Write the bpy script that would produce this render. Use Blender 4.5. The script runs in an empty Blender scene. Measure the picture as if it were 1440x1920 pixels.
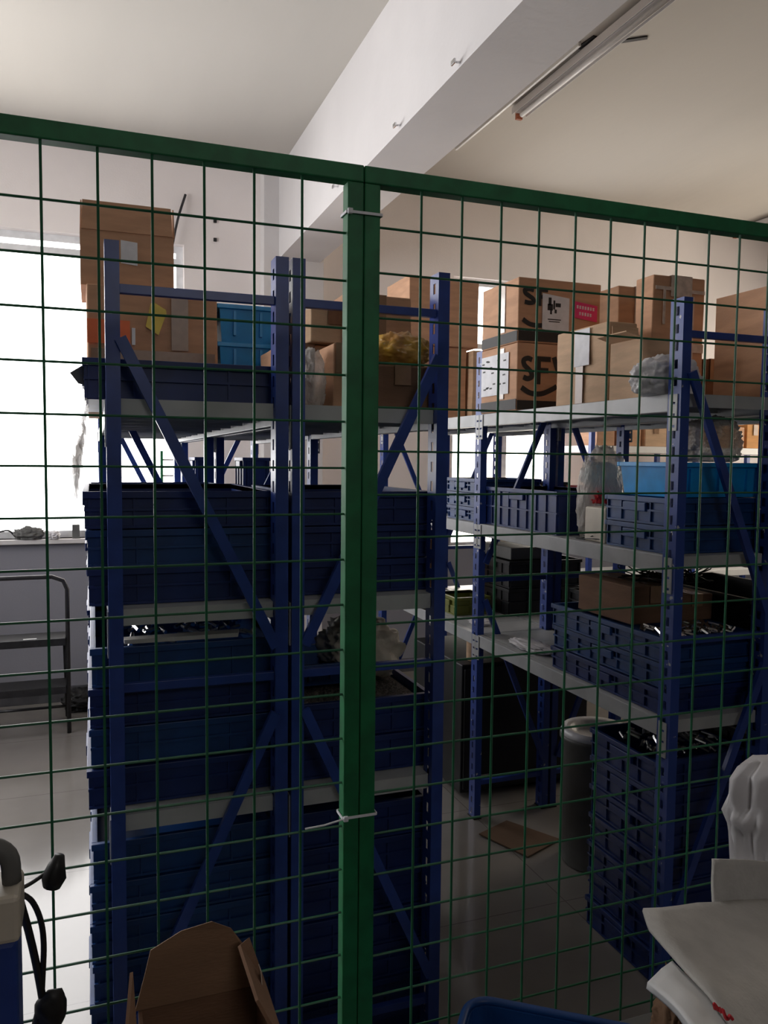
import bpy, bmesh, math, random
from math import radians, sin, cos, pi
from mathutils import Vector, Matrix, noise
random.seed(7)
SC = bpy.context.scene
COL = SC.collection

# ---------------------------------------------------------------- camera
YAW, PITCH, ROLL = radians(20.139), radians(-3.765), radians(0.591)
FPX = 1491.61
fw = Vector((sin(YAW)*cos(PITCH), cos(YAW)*cos(PITCH), sin(PITCH)))
rt = Vector((cos(YAW), -sin(YAW), 0)); up = rt.cross(fw)
r2 = rt*cos(ROLL) + up*sin(ROLL); u2 = up*cos(ROLL) - rt*sin(ROLL)
cd = bpy.data.cameras.new('camera'); cam = bpy.data.objects.new('camera', cd); COL.objects.link(cam)
M = Matrix((r2, u2, -fw)).transposed().to_4x4(); M.translation = (0, 0, 1.6)
cam.matrix_world = M
cd.sensor_fit = 'VERTICAL'; cd.sensor_height = 36.0; cd.lens = 36.0*FPX/1920.0
cd.clip_start = 0.02
SC.camera = cam

# ---------------------------------------------------------------- world, light, exposure
SC.view_settings.view_transform = 'Standard'; SC.view_settings.look = 'None'
SC.view_settings.gamma = 1.0; SC.view_settings.use_curve_mapping = False
SC.view_settings.exposure = 0.5
W = bpy.data.worlds.new('world'); SC.world = W; W.use_nodes = True
bg = W.node_tree.nodes['Background']; bg.inputs[0].default_value = (1.0, 0.985, 0.97, 1); bg.inputs[1].default_value = 5.0
wn = W.node_tree; wt = wn.nodes.new('ShaderNodeTexCoord'); ws = wn.nodes.new('ShaderNodeSeparateXYZ'); wr = wn.nodes.new('ShaderNodeValToRGB')
wm = wn.nodes.new('ShaderNodeMath'); wm.operation = 'MULTIPLY_ADD'; wm.inputs[1].default_value = .5; wm.inputs[2].default_value = .5
wn.links.new(wt.outputs['Generated'], ws.inputs[0]); wn.links.new(ws.outputs[0], wm.inputs[0]); wn.links.new(wm.outputs[0], wr.inputs[0])
wr.color_ramp.elements[0].position = .45; wr.color_ramp.elements[0].color = (1.0, .985, .985, 1)     # cooler sky on the left
wr.color_ramp.elements[1].position = .95; wr.color_ramp.elements[1].color = (1.15, 1.0, .80, 1)      # warm daylight on the right
wn.links.new(wr.outputs[0], bg.inputs[0])
WINDOWS = {  # daylight portals in the window openings (guides sampling only)
    'back_left': ((-0.85, 5.60, 2.02), (2.85, 1.92), (radians(-90), 0, 0)),
    'back_right': ((3.05, 5.60, 1.95), (0.96, 2.06), (radians(-90), 0, 0)),
    'right': ((6.28, 4.1, 2.0), (1.8, 1.8), (radians(90), 0, radians(90))),
    'front': ((.75, -2.68, 3.0), (1.3, .6), (radians(90), 0, 0)),
    'left': ((-2.68, 3.5, 2.3), (3.0, 1.5), (radians(90), 0, radians(-90)))}
for k, (loc, sz, rot) in WINDOWS.items():
    l = bpy.data.lights.new('portal_'+k, 'AREA'); l.shape = 'RECTANGLE'; l.size, l.size_y = sz
    l.cycles.is_portal = True
    o = bpy.data.objects.new('portal_'+k, l); COL.objects.link(o); o.location = loc; o.rotation_euler = rot

# ---------------------------------------------------------------- materials
def mat(name, col, rough=.6, metal=0, n_scale=0, n_amt=.15, bump=0, bscale=60, trans=0, alpha=1, spec=.5, col2=None, stretch=None, coat=0):
    m = bpy.data.materials.new(name); m.use_nodes = True
    nt = m.node_tree; b = nt.nodes['Principled BSDF']
    b.inputs['Base Color'].default_value = (*col, 1); b.inputs['Roughness'].default_value = rough
    b.inputs['Metallic'].default_value = metal; b.inputs['Alpha'].default_value = alpha
    b.inputs['Specular IOR Level'].default_value = spec
    if trans: b.inputs['Transmission Weight'].default_value = trans
    if coat: b.inputs['Coat Weight'].default_value = coat
    tc = nt.nodes.new('ShaderNodeTexCoord'); mp = nt.nodes.new('ShaderNodeMapping')
    nt.links.new(tc.outputs['Object'], mp.inputs[0])
    if stretch: mp.inputs['Scale'].default_value = stretch
    if n_scale:
        n = nt.nodes.new('ShaderNodeTexNoise'); n.inputs['Scale'].default_value = n_scale; n.inputs['Detail'].default_value = 5
        nt.links.new(mp.outputs[0], n.inputs['Vector'])
        cr = nt.nodes.new('ShaderNodeValToRGB'); nt.links.new(n.outputs[0], cr.inputs[0])
        c2 = col2 if col2 else tuple(max(0, c*(1-n_amt)) for c in col)
        c1 = col if col2 else tuple(min(1, c*(1+n_amt)) for c in col)
        cr.color_ramp.elements[0].position = .38; cr.color_ramp.elements[1].position = .62
        cr.color_ramp.elements[0].color = (*c2, 1); cr.color_ramp.elements[1].color = (*c1, 1)
        nt.links.new(cr.outputs[0], b.inputs['Base Color'])
    if bump:
        n = nt.nodes.new('ShaderNodeTexNoise'); n.inputs['Scale'].default_value = bscale
        nt.links.new(mp.outputs[0], n.inputs['Vector'])
        bp = nt.nodes.new('ShaderNodeBump'); bp.inputs['Strength'].default_value = bump; bp.inputs['Distance'].default_value = .004
        nt.links.new(n.outputs[0], bp.inputs['Height']); nt.links.new(bp.outputs[0], b.inputs['Normal'])
    return m
def chipped(name, col, chip, scale, thr, rough=.4):
    m = mat(name, col, rough); nt = m.node_tree; b = nt.nodes['Principled BSDF']
    tc = nt.nodes.new('ShaderNodeTexCoord'); n = nt.nodes.new('ShaderNodeTexNoise'); n.inputs['Scale'].default_value = scale; n.inputs['Detail'].default_value = 6
    nt.links.new(tc.outputs['Object'], n.inputs['Vector'])
    cr = nt.nodes.new('ShaderNodeValToRGB'); nt.links.new(n.outputs[0], cr.inputs[0])
    e = cr.color_ramp.elements; e[0].position = thr; e[0].color = (*col, 1); e[1].position = thr+.02; e[1].color = (*chip, 1)
    nt.links.new(cr.outputs[0], b.inputs['Base Color']); return m
def sheet_mat(name, col, alpha, rough=.15, bump=.6, bscale=25):   # thin clear or milky plastic film
    m = bpy.data.materials.new(name); m.use_nodes = True; nt = m.node_tree
    for n in list(nt.nodes): nt.nodes.remove(n)
    out = nt.nodes.new('ShaderNodeOutputMaterial'); mix = nt.nodes.new('ShaderNodeMixShader'); mix.inputs[0].default_value = alpha
    tr = nt.nodes.new('ShaderNodeBsdfTransparent'); b = nt.nodes.new('ShaderNodeBsdfPrincipled')
    b.inputs['Base Color'].default_value = (*col, 1); b.inputs['Roughness'].default_value = rough
    n = nt.nodes.new('ShaderNodeTexNoise'); n.inputs['Scale'].default_value = bscale
    bp = nt.nodes.new('ShaderNodeBump'); bp.inputs['Strength'].default_value = bump; bp.inputs['Distance'].default_value = .01
    nt.links.new(n.outputs[0], bp.inputs['Height']); nt.links.new(bp.outputs[0], b.inputs['Normal'])
    nt.links.new(tr.outputs[0], mix.inputs[1]); nt.links.new(b.outputs[0], mix.inputs[2]); nt.links.new(mix.outputs[0], out.inputs[0])
    return m
X = {}
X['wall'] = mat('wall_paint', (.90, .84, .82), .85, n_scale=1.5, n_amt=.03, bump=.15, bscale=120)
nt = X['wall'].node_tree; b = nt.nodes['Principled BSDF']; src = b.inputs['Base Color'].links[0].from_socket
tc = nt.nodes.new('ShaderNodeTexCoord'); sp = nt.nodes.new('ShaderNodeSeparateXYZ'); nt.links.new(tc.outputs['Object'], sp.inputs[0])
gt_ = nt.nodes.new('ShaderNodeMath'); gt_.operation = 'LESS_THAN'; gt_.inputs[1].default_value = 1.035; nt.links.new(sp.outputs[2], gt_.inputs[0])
mx = nt.nodes.new('ShaderNodeMixRGB'); nt.links.new(gt_.outputs[0], mx.inputs[0]); nt.links.new(src, mx.inputs[1]); mx.inputs[2].default_value = (.27, .27, .31, 1)   # wall colour switched to grey below sill height
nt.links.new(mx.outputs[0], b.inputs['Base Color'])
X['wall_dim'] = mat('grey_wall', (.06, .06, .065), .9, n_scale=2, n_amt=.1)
X['ceil'] = mat('ceiling_plaster', (.56, .53, .485), .9, n_scale=1.2, n_amt=.035, bump=.3, bscale=14, stretch=(1, .25, 1))
X['beam'] = mat('beam_plaster', (.70, .675, .675), .85, n_scale=2, n_amt=.03, bump=.2, bscale=40)
X['skirt'] = mat('skirting', (.09, .09, .10), .5, n_scale=8, n_amt=.2)
X['frame_al'] = mat('window_frame', (.85, .86, .88), .4, .3, n_scale=20, n_amt=.05)
X['blue'] = mat('blue_enamel', (.022, .055, .27), .35, n_scale=18, n_amt=.12, bump=.05)
X['blue_chip'] = chipped('blue_enamel_scuffed', (.022, .06, .29), (.55, .56, .58), 42, .66)
X['deck'] = mat('grey_shelf_enamel', (.44, .45, .46), .4, n_scale=9, n_amt=.08, bump=.04)
X['green'] = mat('green_enamel', (.006, .15, .05), .55, n_scale=30, n_amt=.15, bump=.06)
X['green_w'] = mat('green_wire_coating', (.012, .115, .05), .42, n_scale=30, n_amt=.12)
X['crate'] = mat('navy_plastic', (.006, .024, .135), .45, n_scale=12, n_amt=.15, bump=.05)
X['crate2'] = mat('blue_plastic', (.008, .050, .19), .42, n_scale=12, n_amt=.15, bump=.05)
X['cratel'] = mat('light_blue_plastic', (.006, .30, .72), .35, n_scale=12, n_amt=.1)
X['crateb'] = mat('black_plastic', (.008, .009, .012), .5, n_scale=14, n_amt=.2)
X['crateg'] = mat('olive_plastic', (.16, .17, .02), .5, n_scale=10, n_amt=.15)
X['crater'] = mat('red_plastic', (.35, .02, .02), .45, n_scale=10, n_amt=.15)
def card(name, c, s=6): return mat(name, c, .8, n_scale=s, n_amt=.09, bump=.15, bscale=80, stretch=(1, 1, 5))
X['card'] = card('cardboard', (.58, .33, .20))
X['card2'] = card('pale_cardboard', (.62, .42, .27))
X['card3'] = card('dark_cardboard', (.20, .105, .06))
X['card4'] = card('darkest_cardboard', (.085, .045, .022))  # darkest of the cardboard browns, for the sheet on the floor
X['cardo'] = card('orange_cardboard', (.62, .30, .10))
X['cardin'] = card('cardboard_inside', (.20, .11, .06))
X['tape'] = mat('brown_packing_tape', (.33, .20, .12), .18, n_scale=30, n_amt=.1)
X['taped'] = mat('dark_packing_tape', (.24, .12, .06), .3, n_scale=30, n_amt=.1)
X['tapec'] = mat('clear_packing_tape', (.62, .52, .45), .12, n_scale=40, n_amt=.12)
X['paper'] = mat('white_paper', (.80, .80, .84), .6, n_scale=30, n_amt=.05)
X['orange'] = mat('orange_sticker', (.85, .17, .05), .5, n_scale=20, n_amt=.05)
X['yellow'] = mat('yellow_sticker', (.75, .55, .04), .4, n_scale=20, n_amt=.08)
X['pink'] = mat('pink_sticker', (.80, .04, .20), .5, n_scale=20, n_amt=.05)
X['ink'] = mat('black_ink', (.02, .018, .018), .6, n_scale=30, n_amt=.1)
X['white'] = mat('white_plastic', (.80, .80, .80), .4, n_scale=10, n_amt=.04)
X['foam'] = mat('foam_sheet', (.55, .53, .50), .75, n_scale=25, n_amt=.05, bump=.35, bscale=160)
X['bagw'] = mat('white_crumpled_film', (.72, .70, .72), .35, n_scale=12, n_amt=.08, bump=.5, bscale=30)
X['bagy'] = mat('amber_film', (.62, .36, .05), .25, n_scale=14, col2=(.42, .20, .05), bump=.6, bscale=25)
X['bagc'] = sheet_mat('clear_film', (.72, .68, .64), .55)
X['bagg'] = sheet_mat('smoky_film', (.42, .38, .34), .72)
X['bagt'] = mat('turquoise_film', (.01, .45, .60), .3, n_scale=12, n_amt=.15, bump=.4, bscale=25)
X['gran'] = mat('pale_granules', (.38, .33, .29), .7, n_scale=160, col2=(.10, .09, .09), bump=.8, bscale=220)
X['metal'] = mat('bright_metal', (.65, .65, .66), .22, 1.0, n_scale=20, n_amt=.1)
X['steel'] = mat('dark_steel_tube', (.05, .05, .055), .35, .6, n_scale=20, n_amt=.15)
X['black'] = mat('black_rubber', (.010, .010, .011), .5, n_scale=20, n_amt=.2)
X['beige'] = mat('beige_plastic', (.62, .56, .47), .5, n_scale=15, n_amt=.05)
X['greyp'] = mat('grey_plastic', (.13, .13, .125), .5, n_scale=15, n_amt=.1)
X['red'] = mat('red_marker', (.55, .02, .03), .6, n_scale=30, n_amt=.1)
X['rust'] = mat('rusty_end', (.45, .14, .07), .7, n_scale=40, n_amt=.3)
X['leaf'] = mat('dusty_leaf', (.10, .12, .08), .7, n_scale=15, n_amt=.3)
X['slot'] = mat('slot_shadow_paint', (.015, .02, .05), .6, n_scale=20, n_amt=.1)
gm = bpy.data.materials.new('window_glass'); gm.use_nodes = True; nt = gm.node_tree
for n in list(nt.nodes): nt.nodes.remove(n)
go = nt.nodes.new('ShaderNodeOutputMaterial'); gx = nt.nodes.new('ShaderNodeMixShader'); gt = nt.nodes.new('ShaderNodeBsdfTransparent'); gg = nt.nodes.new('ShaderNodeBsdfGlossy')
gg.inputs['Roughness'].default_value = .05; fr = nt.nodes.new('ShaderNodeFresnel'); fr.inputs[0].default_value = 1.2
nt.links.new(fr.outputs[0], gx.inputs[0]); nt.links.new(gt.outputs[0], gx.inputs[1]); nt.links.new(gg.outputs[0], gx.inputs[2]); nt.links.new(gx.outputs[0], go.inputs[0])
X['glass'] = gm
# floor: glossy cream tiles with thin grout
fm = mat('floor_tiles', (.22, .205, .19), .13, n_scale=3, n_amt=.06, bump=.03, bscale=8, spec=.55)
nt = fm.node_tree; b = nt.nodes['Principled BSDF']
old = b.inputs['Base Color'].links[0].from_socket
tc = nt.nodes.new('ShaderNodeTexCoord'); br = nt.nodes.new('ShaderNodeTexBrick'); br.offset = 0
br.inputs['Scale'].default_value = 1; br.inputs['Brick Width'].default_value = .8; br.inputs['Row Height'].default_value = .8; br.inputs['Mortar Size'].default_value = .002
br.inputs['Mortar'].default_value = (.12, .11, .10, 1)
nt.links.new(tc.outputs['Object'], br.inputs['Vector']); nt.links.new(old, br.inputs['Color1']); nt.links.new(old, br.inputs['Color2'])
nt.links.new(br.outputs['Color'], b.inputs['Base Color'])
X['floor'] = fm

# ---------------------------------------------------------------- mesh helpers
def bx(bm, x0, x1, y0, y1, z0, z1, bev=0):
    v = [bm.verts.new(p) for p in ((x0,y0,z0),(x1,y0,z0),(x1,y1,z0),(x0,y1,z0),(x0,y0,z1),(x1,y0,z1),(x1,y1,z1),(x0,y1,z1))]
    f = [bm.faces.new([v[i] for i in q]) for q in ((3,2,1,0),(4,5,6,7),(0,1,5,4),(1,2,6,5),(2,3,7,6),(3,0,4,7))]
    if bev:
        es = list({e for q in f for e in q.edges})
        bmesh.ops.bevel(bm, geom=es, offset=bev, segments=2, profile=.5, affect='EDGES')
def poly(bm, pts, thick):     # prism: flat outline (list of Vectors) given thickness along its normal
    pts = [Vector(p) for p in pts]
    n = Vector((0, 0, 0))
    for i in range(1, len(pts)-1): n += (pts[i]-pts[0]).cross(pts[i+1]-pts[0])
    n.normalize()
    a = [bm.verts.new(p) for p in pts]; c = [bm.verts.new(p+n*thick) for p in pts]
    bm.faces.new(list(reversed(a))); bm.faces.new(c); k = len(pts)
    for i in range(k): bm.faces.new((a[i], a[(i+1) % k], c[(i+1) % k], c[i]))
def smooth_path(pts, n=8):
    P = [Vector(p) for p in pts]
    if len(P) < 3: return P
    Q = [P[0]*2-P[1]] + P + [P[-1]*2-P[-2]]; out = []
    for i in range(1, len(Q)-2):
        for k in range(n):
            t = k/n; a, b_, c, d = Q[i-1], Q[i], Q[i+1], Q[i+2]
            out.append(.5*((2*b_)+(c-a)*t+(2*a-5*b_+4*c-d)*t*t+(3*b_-a-3*c+d)*t**3))
    out.append(P[-1]); return out
def tube(bm, pts, r, seg=8, smooth=0):
    P = smooth_path(pts, smooth) if smooth else [Vector(p) for p in pts]
    rings = []; prev = None
    for i, p in enumerate(P):
        d = (P[min(i+1, len(P)-1)]-P[max(i-1, 0)]).normalized()
        if prev is None:
            a = Vector((0, 0, 1)) if abs(d.z) < .9 else Vector((1, 0, 0))
            u = d.cross(a).normalized()
        else: u = (prev-d*prev.dot(d)).normalized()
        prev = u; w = d.cross(u); rr = r[i] if isinstance(r, (list, tuple)) else r
        rings.append([bm.verts.new(p+(u*cos(2*pi*k/seg)+w*sin(2*pi*k/seg))*rr) for k in range(seg)])
    for A, B in zip(rings, rings[1:]):
        for k in range(seg): bm.faces.new((A[k], A[(k+1) % seg], B[(k+1) % seg], B[k]))
    bm.faces.new(list(reversed(rings[0]))); bm.faces.new(rings[-1])
def lathe(bm, prof, cx=0, cy=0, seg=28):
    rings = [[bm.verts.new((cx+r*cos(2*pi*k/seg), cy+r*sin(2*pi*k/seg), z)) for k in range(seg)] for r, z in prof]
    for A, B in zip(rings, rings[1:]):
        for k in range(seg): bm.faces.new((A[k], A[(k+1) % seg], B[(k+1) % seg], B[k]))
    bm.faces.new(list(reversed(rings[0]))); bm.faces.new(rings[-1])
def obj(name, bm, m, parent=None, smooth=False, loc=None, clean=True):
    bmesh.ops.recalc_face_normals(bm, faces=bm.faces[:])
    me = bpy.data.meshes.new(name); bm.to_mesh(me); bm.free()
    me.materials.append(X[m] if isinstance(m, str) else m)
    if smooth:
        for p in me.polygons: p.use_smooth = True
    o = bpy.data.objects.new(name, me); COL.objects.link(o)
    if parent: o.parent = parent
    if loc: o.location = loc
    return o
def tag(o, label, cat, group=None, kind=None):
    o['label'] = label; o['category'] = cat
    if group: o['group'] = group
    if kind: o['kind'] = kind
    return o
def thing(name, label, cat, loc=(0,0,0), rotz=0, group=None):
    o = bpy.data.objects.new(name, None); COL.objects.link(o); o.location = loc; o.rotation_euler = (0, 0, rotz)
    o.empty_display_size = .05
    return tag(o, label, cat, group)
def struct(name, bm, m, label=None, parent=None):
    o = obj(name, bm, m, parent); 
    if not parent: o['kind'] = 'structure'
    if label: o['label'] = label
    return o
def copy_tree(o, parent=None):
    c = o.copy(); COL.objects.link(c); c.parent = parent
    for ch in list(o.children): copy_tree(ch, c)
    return c
def part(name, m, parent, f, smooth=False):
    bm = bmesh.new(); f(bm); return obj(name, bm, m, parent, smooth)
ORD = ['lowest', 'second', 'third', 'fourth', 'fifth', 'sixth', 'seventh', 'eighth', 'ninth']
def at(px, py, ax, val):      # where the sight line of a photo pixel meets an axis plane: used for real positions of irregular things
    d = r2*((px-720)/FPX) - u2*((py-960)/FPX) + fw
    c = Vector((0, 0, 1.6)); t = (val-c[ax])/d[ax]; return c+d*t

# ---------------------------------------------------------------- room shell
XL, XR, YB, YF, CZ = -2.6, 6.2, 5.52, -2.6, 3.54
bm = bmesh.new(); bx(bm, XL-.2, XR+.2, YF-.2, YB+.2, -.12, 0); struct('floor', bm, 'floor', 'cream glossy tiled floor')
bm = bmesh.new(); bx(bm, XL-.2, XR+.2, YF-.2, YB+.2, CZ, CZ+.15); struct('ceiling', bm, 'ceil', 'off white plastered ceiling')
W1 = (-2.3, .59, 1.07, 3.01); W2 = (2.56, 3.55, .92, 2.98); W3 = (3.2, 5.0, 1.1, 2.9); W5 = (.1, 1.4, 2.7, 3.3); W4 = (2.0, 5.0, 1.55, 3.05)
bm = bmesh.new()
def wy(x0, x1, z0, z1): bx(bm, x0, x1, YB, YB+.2, z0, z1)
wy(XL-.2, W1[0], 0, CZ); wy(W1[0], W1[1], 0, W1[2]); wy(W1[0], W1[1], W1[3], CZ); wy(W1[1], W2[0], 0, CZ)
wy(W2[0], W2[1], 0, W2[2]); wy(W2[0], W2[1], W2[3], CZ); wy(W2[1], XR+.2, 0, CZ)
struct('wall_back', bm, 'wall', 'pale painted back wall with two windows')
bm = bmesh.new()
bx(bm, XR, XR+.2, YF, W3[0], 0, CZ); bx(bm, XR, XR+.2, W3[1], YB, 0, CZ); bx(bm, XR, XR+.2, W3[0], W3[1], 0, W3[2]); bx(bm, XR, XR+.2, W3[0], W3[1], W3[3], CZ)
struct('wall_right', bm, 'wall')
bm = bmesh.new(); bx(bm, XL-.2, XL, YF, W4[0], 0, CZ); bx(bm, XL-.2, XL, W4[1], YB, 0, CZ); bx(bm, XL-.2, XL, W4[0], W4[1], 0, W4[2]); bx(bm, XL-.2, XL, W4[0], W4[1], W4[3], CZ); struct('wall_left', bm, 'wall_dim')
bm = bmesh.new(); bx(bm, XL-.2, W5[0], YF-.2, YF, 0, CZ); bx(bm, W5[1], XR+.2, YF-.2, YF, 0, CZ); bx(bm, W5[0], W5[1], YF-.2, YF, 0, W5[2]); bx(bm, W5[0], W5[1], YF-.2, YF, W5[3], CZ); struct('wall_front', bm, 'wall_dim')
bm = bmesh.new(); bx(bm, XL, XR, YB-.012, YB, 0, .10, .002); struct('baseboard_back', bm, 'skirt', 'dark skirting along the back wall')
bm = bmesh.new(); bx(bm, 1.205, 1.49, YF, YB, 2.95, CZ); struct('trim_1', bm, 'beam', 'deep white concrete ceiling beam')
bm = bmesh.new(); bx(bm, 1.10, 1.52, YB-.12, YB, 0, CZ, .004); struct('trim_2', bm, 'beam', 'shallow white pillar under the ceiling beam')
bm = bmesh.new(); bx(bm, W1[0], W1[1]+.04, YB-.04, YB+.1, W1[2]-.03, W1[2], .004); struct('trim_3', bm, 'beam', 'pale sill under the left window')
def window(name, x0, x1, z0, z1, n, tr, label, axis='y', pos=YB+.09):
    bm = bmesh.new()
    def b2(a0, a1, c0, c1, t=.022):
        if axis == 'y': bx(bm, a0, a1, pos-t, pos+t, c0, c1)
        else: bx(bm, pos-t, pos+t, a0, a1, c0, c1)
    w = .045
    b2(x0, x0+w, z0, z1); b2(x1-w, x1, z0, z1); b2(x0+w, x1-w, z0, z0+w); b2(x0+w, x1-w, z1-w, z1)
    for k in range(1, n): c = x0+(x1-x0)*k/n; b2(c-.02, c+.02, z0+w, z1-w, .018)
    if tr: b2(x0+w, x1-w, z1-tr-.02, z1-tr+.02, .02)
    o = obj(name, bm, 'frame_al'); o['kind'] = 'structure'; o['label'] = label
    bm = bmesh.new()
    if axis == 'y': bx(bm, x0+w, x1-w, pos-.003, pos+.003, z0+w, z1-w)
    else: bx(bm, pos-.003, pos+.003, x0+w, x1-w, z0+w, z1-w)
    obj('glass_pane', bm, 'glass', o)
window('window_1', *W1, 2, .10, 'wide bright window behind the left rack')
window('window_2', *W2, 2, .5, 'bright window seen through the right racks')
window('fill_window_3', *W3, 2, .5, 'added unseen window in the right wall for fill light', 'x', XR+.09)  # added out of view to brighten the far cartons and right back wall
window('fill_window_5', *W5, 2, 0, 'added unseen high window behind the camera for front fill light', 'y', YF-.09)  # added out of view as frontal fill for fence and rack fronts
window('window_4', *W4, 3, .5, 'window in the left wall', 'x', XL-.09)

# scars and nails on beam, wall holes
for i, p in enumerate(((2.573, 2.956+.01), (3.138, 2.97), (4.023, 3.0))):
    bm = bmesh.new(); tube(bm, [(1.205, p[0], p[1]), (1.18, p[0], p[1]-.004)], .004, 6); bx(bm, 1.176, 1.183, p[0]-.014, p[0]+.014, p[1]-.012, p[1]+.004, .001)
    tag(obj('wall_hook', bm, 'metal'), 'small metal hook on the side of the ceiling beam, '+('nearest the camera', 'middle of three', 'nearest the pillar')[i], 'hook', 'hooks on the beam')
for i, z in enumerate((3.185, 3.062)):
    bm = bmesh.new(); bx(bm, .783, .805, YB-.012, YB, z-.012, z+.012, .003)
    tag(obj('wall_plug', bm, 'black'), 'small dark plug in the back wall beside the window, '+('upper', 'lower')[i]+' of two', 'wall plug', 'plugs in the back wall')
bm = bmesh.new(); tube(bm, [(.60, 5.50, 3.33), (.545, 5.47, 3.15), (.50, 5.48, 2.92), (.49, 5.50, 2.80)], .009, 6, smooth=4)
tag(obj('cord', bm, 'steel'), 'dark cord slanting down the wall behind the tall cardboard box', 'cord')

# ceiling lamps
def batten(x, y0, y1, label):
    r = thing('ceiling_lamp', label, 'lamp', (x, (y0+y1)/2, CZ)); h = (y1-y0)/2
    def hs(bm): bx(bm, -.022, .022, -h, h, -.04, 0, .003); bx(bm, -.045, -.0425, -h, h, -.05, -.012); bx(bm, .0425, .045, -h, h, -.05, -.012); bx(bm, -.0425, .0425, -h, h, -.015, -.012)
    part('housing', 'beam', r, hs)
    part('tube_light', 'white', r, lambda bm: tube(bm, [(0, -h+.03, -.055), (0, h-.03, -.055)], .013, 12), True)
    for s in (-1, 1): part('end_cap', 'rust', r, lambda bm: bx(bm, -.018, .018, s*h-.010, s*h+.010, -.07, -.0005, .002))
batten(2.225, 2.65, 3.98, 'long unlit ceiling lamp beside the ceiling beam')
batten(5.05, 4.2, 5.35, 'far unlit ceiling lamp above the far right rack')
bm = bmesh.new(); bx(bm, 2.137, 2.152, 3.28, 4.62, CZ-.02, CZ, .002); tag(obj('cable_trunking', bm, 'white'), 'thin white cable trunking on the ceiling beside the lamp', 'trunking')
for (x, y, a, lb) in ((2.175, 3.27, .1, 'left of the lamp'), (2.36, 3.17, .9, 'right of the lamp')):
    bm = bmesh.new(); bx(bm, -.012, .012, -.06, .06, -.006, 0); o = obj('tape_scrap', bm, 'black', None, False, (x, y, CZ)); o.rotation_euler = (0, 0, a)
    tag(o, 'torn dark tape scrap on the ceiling, '+lb, 'tape')

# ---------------------------------------------------------------- racks
FY = (1.857, 3.10, 4.33); PW, PD = .031, .055
def post_mesh(bm, h, side):
    # C profile: solid face toward the camera, slotted face outward (side -1 left, +1 right)
    bx(bm, 0, PW, 0, .002, 0, h)
    for xs in ((0, .002), (PW-.002, PW)):
        bx(bm, xs[0], xs[1], .002, .018, 0, h); bx(bm, xs[0], xs[1], .034, PD, 0, h)
        z = 0.02; last = 0
        while z < h-.03:
            bx(bm, xs[0], xs[1], .018, .034, last, z); last = z+.026; z += .05
        bx(bm, xs[0], xs[1], .018, .034, last, h)
    bx(bm, .002, .008, PD-.002, PD, 0, h); bx(bm, PW-.008, PW-.002, PD-.002, PD, 0, h)
    bx(bm, .014, .016, .012, PD-.002, 0, h-.004)  # inner plate added to block light through the slots, so they read dark
_post = {}
def rack(x0, x1, levels, label, mirror=False, top=2.07, frames=FY, chip=False, alternate=False):
    r = thing('storage_rack', label, 'rack', (x0, frames[0], 0), 0, None); w = x1-x0
    for fi, fy in enumerate(frames):
        y = fy-frames[0]
        for s, xx in ((-1, 0), (1, w-PW)):
            key = (top, 'blue_chip' if chip else 'blue')
            if key not in _post:
                bm = bmesh.new(); post_mesh(bm, top, s); _post[key] = obj('post', bm, key[1], r)
                _post[key].location = (xx, y, 0)
            else:
                o = _post[key].copy(); COL.objects.link(o); o.parent = r; o.location = (xx, y, 0)
            f = part('foot', 'black', r, lambda bm: bx(bm, xx-.004, xx+PW+.004, y-.004, y+PD+.004, 0, .006, .001))
        for z in (1.97, 1.075, .16):
            part('cross_brace', 'blue', r, lambda bm: bx(bm, PW, w-PW, y+.012, y+.030, z-.010, z+.010, .001))
        A = 1.86, 1.15; Bz = .99, .24
        mir = mirror != (alternate and fi == 1)
        for (za, zb), fl in ((A, mir), (Bz, not mir)):
            xa, xb = (PW, w-PW) if not fl else (w-PW, PW)
            def diag(bm):
                d = Vector((xb-xa, 0, zb-za)).normalized(); n = Vector((-d.z, 0, d.x))*.0125
                a = Vector((xa, y+.002, za)); c = Vector((xb, y+.002, zb))
                poly(bm, [a-n, c-n, c+n, a+n], .014)
            part('diagonal_brace', 'blue', r, diag)
    for b in range(len(frames)-1):
        y0 = frames[b]-frames[0]; y1 = frames[b+1]-frames[0]
        for z in levels:
            def deck(bm):
                n = 6; a0, a1 = y0+.022, y1+.018 if b < len(frames)-2 else y1+.05
                for k in range(n):
                    ya, yb = a0+(a1-a0)*k/n, a0+(a1-a0)*(k+1)/n-.002
                    bx(bm, PW+.001, w-PW-.001, ya, yb, z-.003, z)
                    bx(bm, PW+.001, w-PW-.001, ya, ya+.003, z-.038, z-.003); bx(bm, PW+.001, w-PW-.001, yb-.003, yb, z-.028, z-.003)
            part('shelf_board', 'deck', r, deck)
            for s, xx in ((-1, 0), (1, w-PW)):
                def beam(bm):
                    bx(bm, xx+.001, xx+PW-.001, y0+PD+.001, y1-.001, z-.052, z, .0015)
                bo = part('shelf_beam', 'deck', r, beam)
                xo = xx-.003 if s < 0 else xx+PW
                for ya in (y0+.012, y1+.002 if b == len(frames)-2 else y1-.018):
                    def conn(bm):
                        for (c0, c1) in ((0, .022), (.030, .055), (.063, .088), (.096, .105)):
                            bx(bm, xo, xo+.003, ya+.008, ya+.026, z-.003-c1, z-.003-c0)
                        bx(bm, xo, xo+.003, ya, ya+.008, z-.108, z-.003); bx(bm, xo, xo+.003, ya+.026, ya+.034, z-.108, z-.003)
                    part('bracket', 'deck', bo, conn)
    return r
LA = (1.73, 1.255, .775); LC = (1.80, 1.325, .835)
rack(.030, .438, LA, 'blue steel rack with grey shelves, leftmost rack beside the window')
rack(.447, .852, LA, 'blue steel rack standing against the right side of the leftmost rack', True)
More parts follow.
